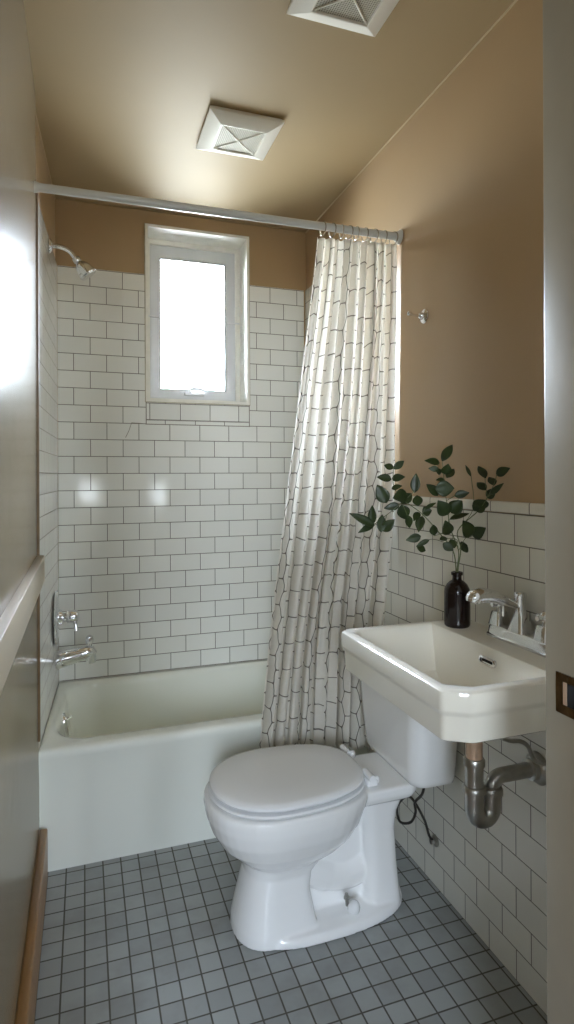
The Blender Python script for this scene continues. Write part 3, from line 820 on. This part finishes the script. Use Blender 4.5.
bm = NB(); lathe(bm, [(.0035, 0), (.0035, .028), (.010, .032), (.0135, .042), (.010, .053), (.002, .056)], (1.016, 1.262, PZ + .030), (0, 0, 1), 16); finish(bm, 'lift_knob', M['chrome'], fc)

# waste trap below the sink
tp = thing('sink_trap', 'tarnished metal P-trap drain running from the sink into the tiled wall', 'drain trap', (.885, 1.2, .6))
PX, PY = .880, 1.2
bm = NB(); tube(bm, [(PX, PY, .7372), (PX, PY, .640)], .0195, 24); finish(bm, 'tailpiece', M['copper'], tp)
tag_part = finish  # readable alias
bm = NB(); lathe(bm, [(.020, -.010), (.0255, -.008), (.0255, .004), (.023, .009), (.0200, .010)], (PX, PY, .645), (0, 0, 1), 24); finish(bm, 'slip_nut', M['steel'], tp)
bm = NB(); tube(bm, [(PX, PY, .640), (PX, PY, .575)], .0215, 24); finish(bm, 'upper_pipe', M['steel'], tp)
bm = NB(); lathe(bm, [(.022, -.008), (.0275, -.006), (.0275, .004), (.025, .008), (.0220, .009)], (PX, PY, .580), (0, 0, 1), 24); finish(bm, 'slip_nut', M['steel'], tp)
ub = [(PX, PY, .582), (PX, PY, .545)] + [(PX + .025 - .025 * math.cos(a), PY, .533 - .029 * math.sin(a)) for a in [PI * k / 12 for k in range(13)]] + [(PX + .05, PY, .552), (PX + .05, PY, .566)]
bm = NB(); tube(bm, ub, .0222, 24); finish(bm, 'trap_bend', M['steel'], tp)
bm = NB(); lathe(bm, [(.022, -.009), (.0265, -.007), (.0265, .005), (.024, .009), (.0195, .010)], (PX + .05, PY, .568), (0, 0, 1), 24); finish(bm, 'slip_nut', M['steel'], tp)
el = [(PX + .05, PY, .566)] + [(PX + .080 - .030 * math.cos(a), PY, .574 + .025 * math.sin(a)) for a in [.5 * PI * k / 8 for k in range(9)]] + [(XR - .002, PY, .5985)]
bm = NB(); tube(bm, el, .0178, 24); finish(bm, 'wall_arm', M['steel'], tp)
bm = NB(); lathe(bm, [(.040, 0.0012), (.040, .004), (.034, .012), (.026, .016), (.026, .030), (.020, .032)], (XR, PY, .5985), (-1, 0, 0), 28); finish(bm, 'wall_flange', M['steel'], tp)
wp = thing('water_line', 'thin grey water line bowed below the sink to the drain flange', 'water line', (1.0, 1.17, .72))
bm = NB(); tube(bm, spline([(.905, 1.165, .7375), (.925, 1.165, .712), (.955, 1.165, .698), (.985, 1.165, .692), (1.008, 1.165, .676), (1.022, 1.163, .645), (1.045, 1.161, .632), (XR - .001, 1.160, .632)], 6), .0052, 10); finish(bm, 'tube', M['steel'], wp)

# ------------------------------------------------------------------ bottle and branches
BX, BY = .990, 1.424
bt = thing('bottle', 'dark brown glass bottle holding green branches on the sink corner', 'bottle', (BX, BY, SZ))
bm = NB(); lathe(bm, [(.020, 0.0004), (.032, .0006), (.0352, .004), (.0357, .010), (.0357, .094), (.0343, .106), (.028, .118), (.020, .126), (.0135, .130), (.0125, .136), (.0125, .142), (.016, .144), (.0165, .151), (.0145, .153), (.010, .153), (.010, .12), (.030, .10), (.033, .01), (.01, .006)], (BX, BY, SZ), (0, 0, 1), 40)
finish(bm, 'glass_body', M['amber'], bt, ang=50)

def leaf_into(bm, p0, p1, w, seedv):
    rnd = random.Random(seedv)
    p0, p1 = Vector(p0), Vector(p1); L = (p1 - p0); ln = L.length; T = L / ln
    cam = (Vector((0, 0, 1.33)) - p0).normalized()
    side = T.cross((Vector((-.55, -.83, .25)) + Vector((rnd.uniform(-.35, .35), rnd.uniform(-.3, .3), rnd.uniform(-.3, .35)))).normalized()).normalized()
    nrm = side.cross(T)
    K = 9; rows = []
    curl = rnd.uniform(.04, .16)
    for k in range(K + 1):
        t = k / K
        ww = w * .5 * (math.sin(PI * t ** .82) ** .85) * (1 - .12 * t) if 0 < k < K else .0006
        c = p0 + L * t - nrm * (curl * ln * (t - .5) ** 2) + nrm * curl * ln * .25
        rows.append([bm.verts.new(c - side * ww + nrm * ww * .28), bm.verts.new(c - side * ww * .5 + nrm * ww * .06), bm.verts.new(c), bm.verts.new(c + side * ww * .5 + nrm * ww * .06), bm.verts.new(c + side * ww + nrm * ww * .28)])
    for a, b in zip(rows[:-1], rows[1:]):
        for k in range(4): bm.faces.new((a[k], a[k + 1], b[k + 1], b[k]))

BRL = {'A': 'left-hand leafy green branch reaching from the bottle toward the curtain',
       'B': 'upright middle leafy green branch standing in the bottle',
       'C': 'right-hand leafy green branch leaning from the bottle toward the faucet side'}
for g in 'ABC':
    br = thing('leafy_branch', BRL[g], 'branch', (BX, BY, SZ + .15), 'cut branches in the brown bottle')
    bm = NB()
    for si_, st in enumerate(STEMS[g]):
        if si_ == 0:
            dx = {'A': -.003, 'B': .0, 'C': .003}[g]
            st = [(BX + dx, BY, SZ + .06), (BX + dx, BY, SZ + .153)] + list(st[1:])
            pts = spline(st, 6); n = len(pts)
            tube(bm, pts, [lerp(.0019, .0008, k / n) for k in range(n)], 8)
        else:
            pts = spline(st, 5) if len(st) > 2 else [Vector(p) for p in st]
            tube(bm, pts, .0009, 6)
    stm = finish(bm, 'stem', M['stem'], br)
    bm = NB()
    for i, (a, b, w) in enumerate(LEAVES[g]):
        leaf_into(bm, a, b, w * 1.32, i * 7 + ord(g))
    o = finish(bm, 'foliage', M['leaf'], br, ang=180, recalc=False)
    m_ = o.modifiers.new('t', 'SOLIDIFY'); m_.thickness = .0005

# robe hook on the right wall
hk = thing('robe_hook', 'small round chrome hook on the tan wall right of the curtain', 'hook', (XR + .008, 1.724, 1.861))
bm = NB(); lathe(bm, [(.024, .0004), (.0245, .004), (.021, .009), (.012, .012), (.0105, .020), (.006, .024)], (XR + .008, 1.724, 1.861), (-1, 0, 0), 28); finish(bm, 'flange', M['chrome'], hk)
bm = NB(); tube(bm, [(XR - .014, 1.724, 1.861), (XR - .035, 1.724, 1.862), (XR - .047, 1.724, 1.864)], [.0045, .004, .004], 12)
lathe(bm, [(.003, -.008), (.007, -.005), (.0085, 0), (.007, .006), (.002, .008)], (XR - .050, 1.724, 1.865), (-1, 0, .1), 14); finish(bm, 'peg', M['chrome'], hk)

# ------------------------------------------------------------------ daylight
w = bpy.data.worlds.new('overcast'); bpy.context.scene.world = w; w.use_nodes = True
nt = w.node_tree; bg = nt.nodes['Background']
tc = nt.nodes.new('ShaderNodeTexCoord'); sx = nt.nodes.new('ShaderNodeSeparateXYZ'); nt.links.new(tc.outputs['Generated'], sx.inputs[0])
mr = nt.nodes.new('ShaderNodeMapRange'); mr.inputs[1].default_value = -.2; mr.inputs[2].default_value = .6; mr.inputs[3].default_value = .26; mr.inputs[4].default_value = 1.0
nt.links.new(sx.outputs[2], mr.inputs[0])
mx = nt.nodes.new('ShaderNodeMix'); mx.data_type = 'RGBA'; mx.inputs[6].default_value = (.80, .86, .80, 1); mx.inputs[7].default_value = (.73, .86, 1.07, 1)
nt.links.new(mr.outputs[0], mx.inputs[0]); nt.links.new(mx.outputs[2], bg.inputs['Color'])
ml = nt.nodes.new('ShaderNodeMath'); ml.operation = 'MULTIPLY'; ml.inputs[1].default_value = WORLD
nt.links.new(mr.outputs[0], ml.inputs[0])
my = nt.nodes.new('ShaderNodeMapRange'); my.inputs[1].default_value = -.4; my.inputs[2].default_value = .4; my.inputs[3].default_value = .9; my.inputs[4].default_value = 2.0
nt.links.new(sx.outputs[1], my.inputs[0])
mz = nt.nodes.new('ShaderNodeMath'); mz.operation = 'MULTIPLY'; nt.links.new(ml.outputs[0], mz.inputs[0]); nt.links.new(my.outputs[0], mz.inputs[1])
nt.links.new(mz.outputs[0], bg.inputs['Strength'])
def portal(name, loc, rot, sx_, sy_):
    L = bpy.data.lights.new(name, 'AREA'); L.shape = 'RECTANGLE'; L.size = sx_; L.size_y = sy_; L.cycles.is_portal = True
    o = bpy.data.objects.new(name, L); C.objects.link(o); o.location = loc; o.rotation_euler = rot
portal('sky_portal', ((WX0 + WX1) / 2, 3.07, (WZ0 + WZ1) / 2), (R(-90), 0, 0), WX1 - WX0, WZ1 - WZ0)
for x0, x1, z0, z1 in FILL_WINDOWS: portal('sky_portal', ((x0 + x1) / 2, -2.21, (z0 + z1) / 2), (R(90), 0, 0), x1 - x0, z1 - z0)

# ------------------------------------------------------------------ camera
cd = bpy.data.cameras.new('camera'); co = bpy.data.objects.new('camera', cd); C.objects.link(co)
cd.sensor_fit = 'VERTICAL'; cd.sensor_height = 36; cd.sensor_width = 36
cd.lens = 593 / 1024 * 36; cd.shift_y = -36 / 1024; cd.clip_start = .01
co.matrix_world = Matrix.Translation((0, 0, 1.33)) @ Matrix.Rotation(R(-18.85), 4, 'Z') @ Matrix.Rotation(R(90), 4, 'X') @ Matrix.Rotation(-.0045, 4, 'Z')
sc = bpy.context.scene; sc.camera = co
sc.view_settings.view_transform = 'Standard'; sc.view_settings.look = 'None'; sc.view_settings.gamma = 1; sc.view_settings.use_curve_mapping = False
sc.view_settings.exposure = EXPOSURE
sc.cycles.use_denoising = True; sc.cycles.max_bounces = 14; sc.cycles.diffuse_bounces = 8; sc.cycles.glossy_bounces = 6; sc.cycles.transmission_bounces = 8; sc.cycles.transparent_max_bounces = 12
sc.cycles.caustics_reflective = False; sc.cycles.caustics_refractive = False; sc.cycles.sample_clamp_indirect = 8
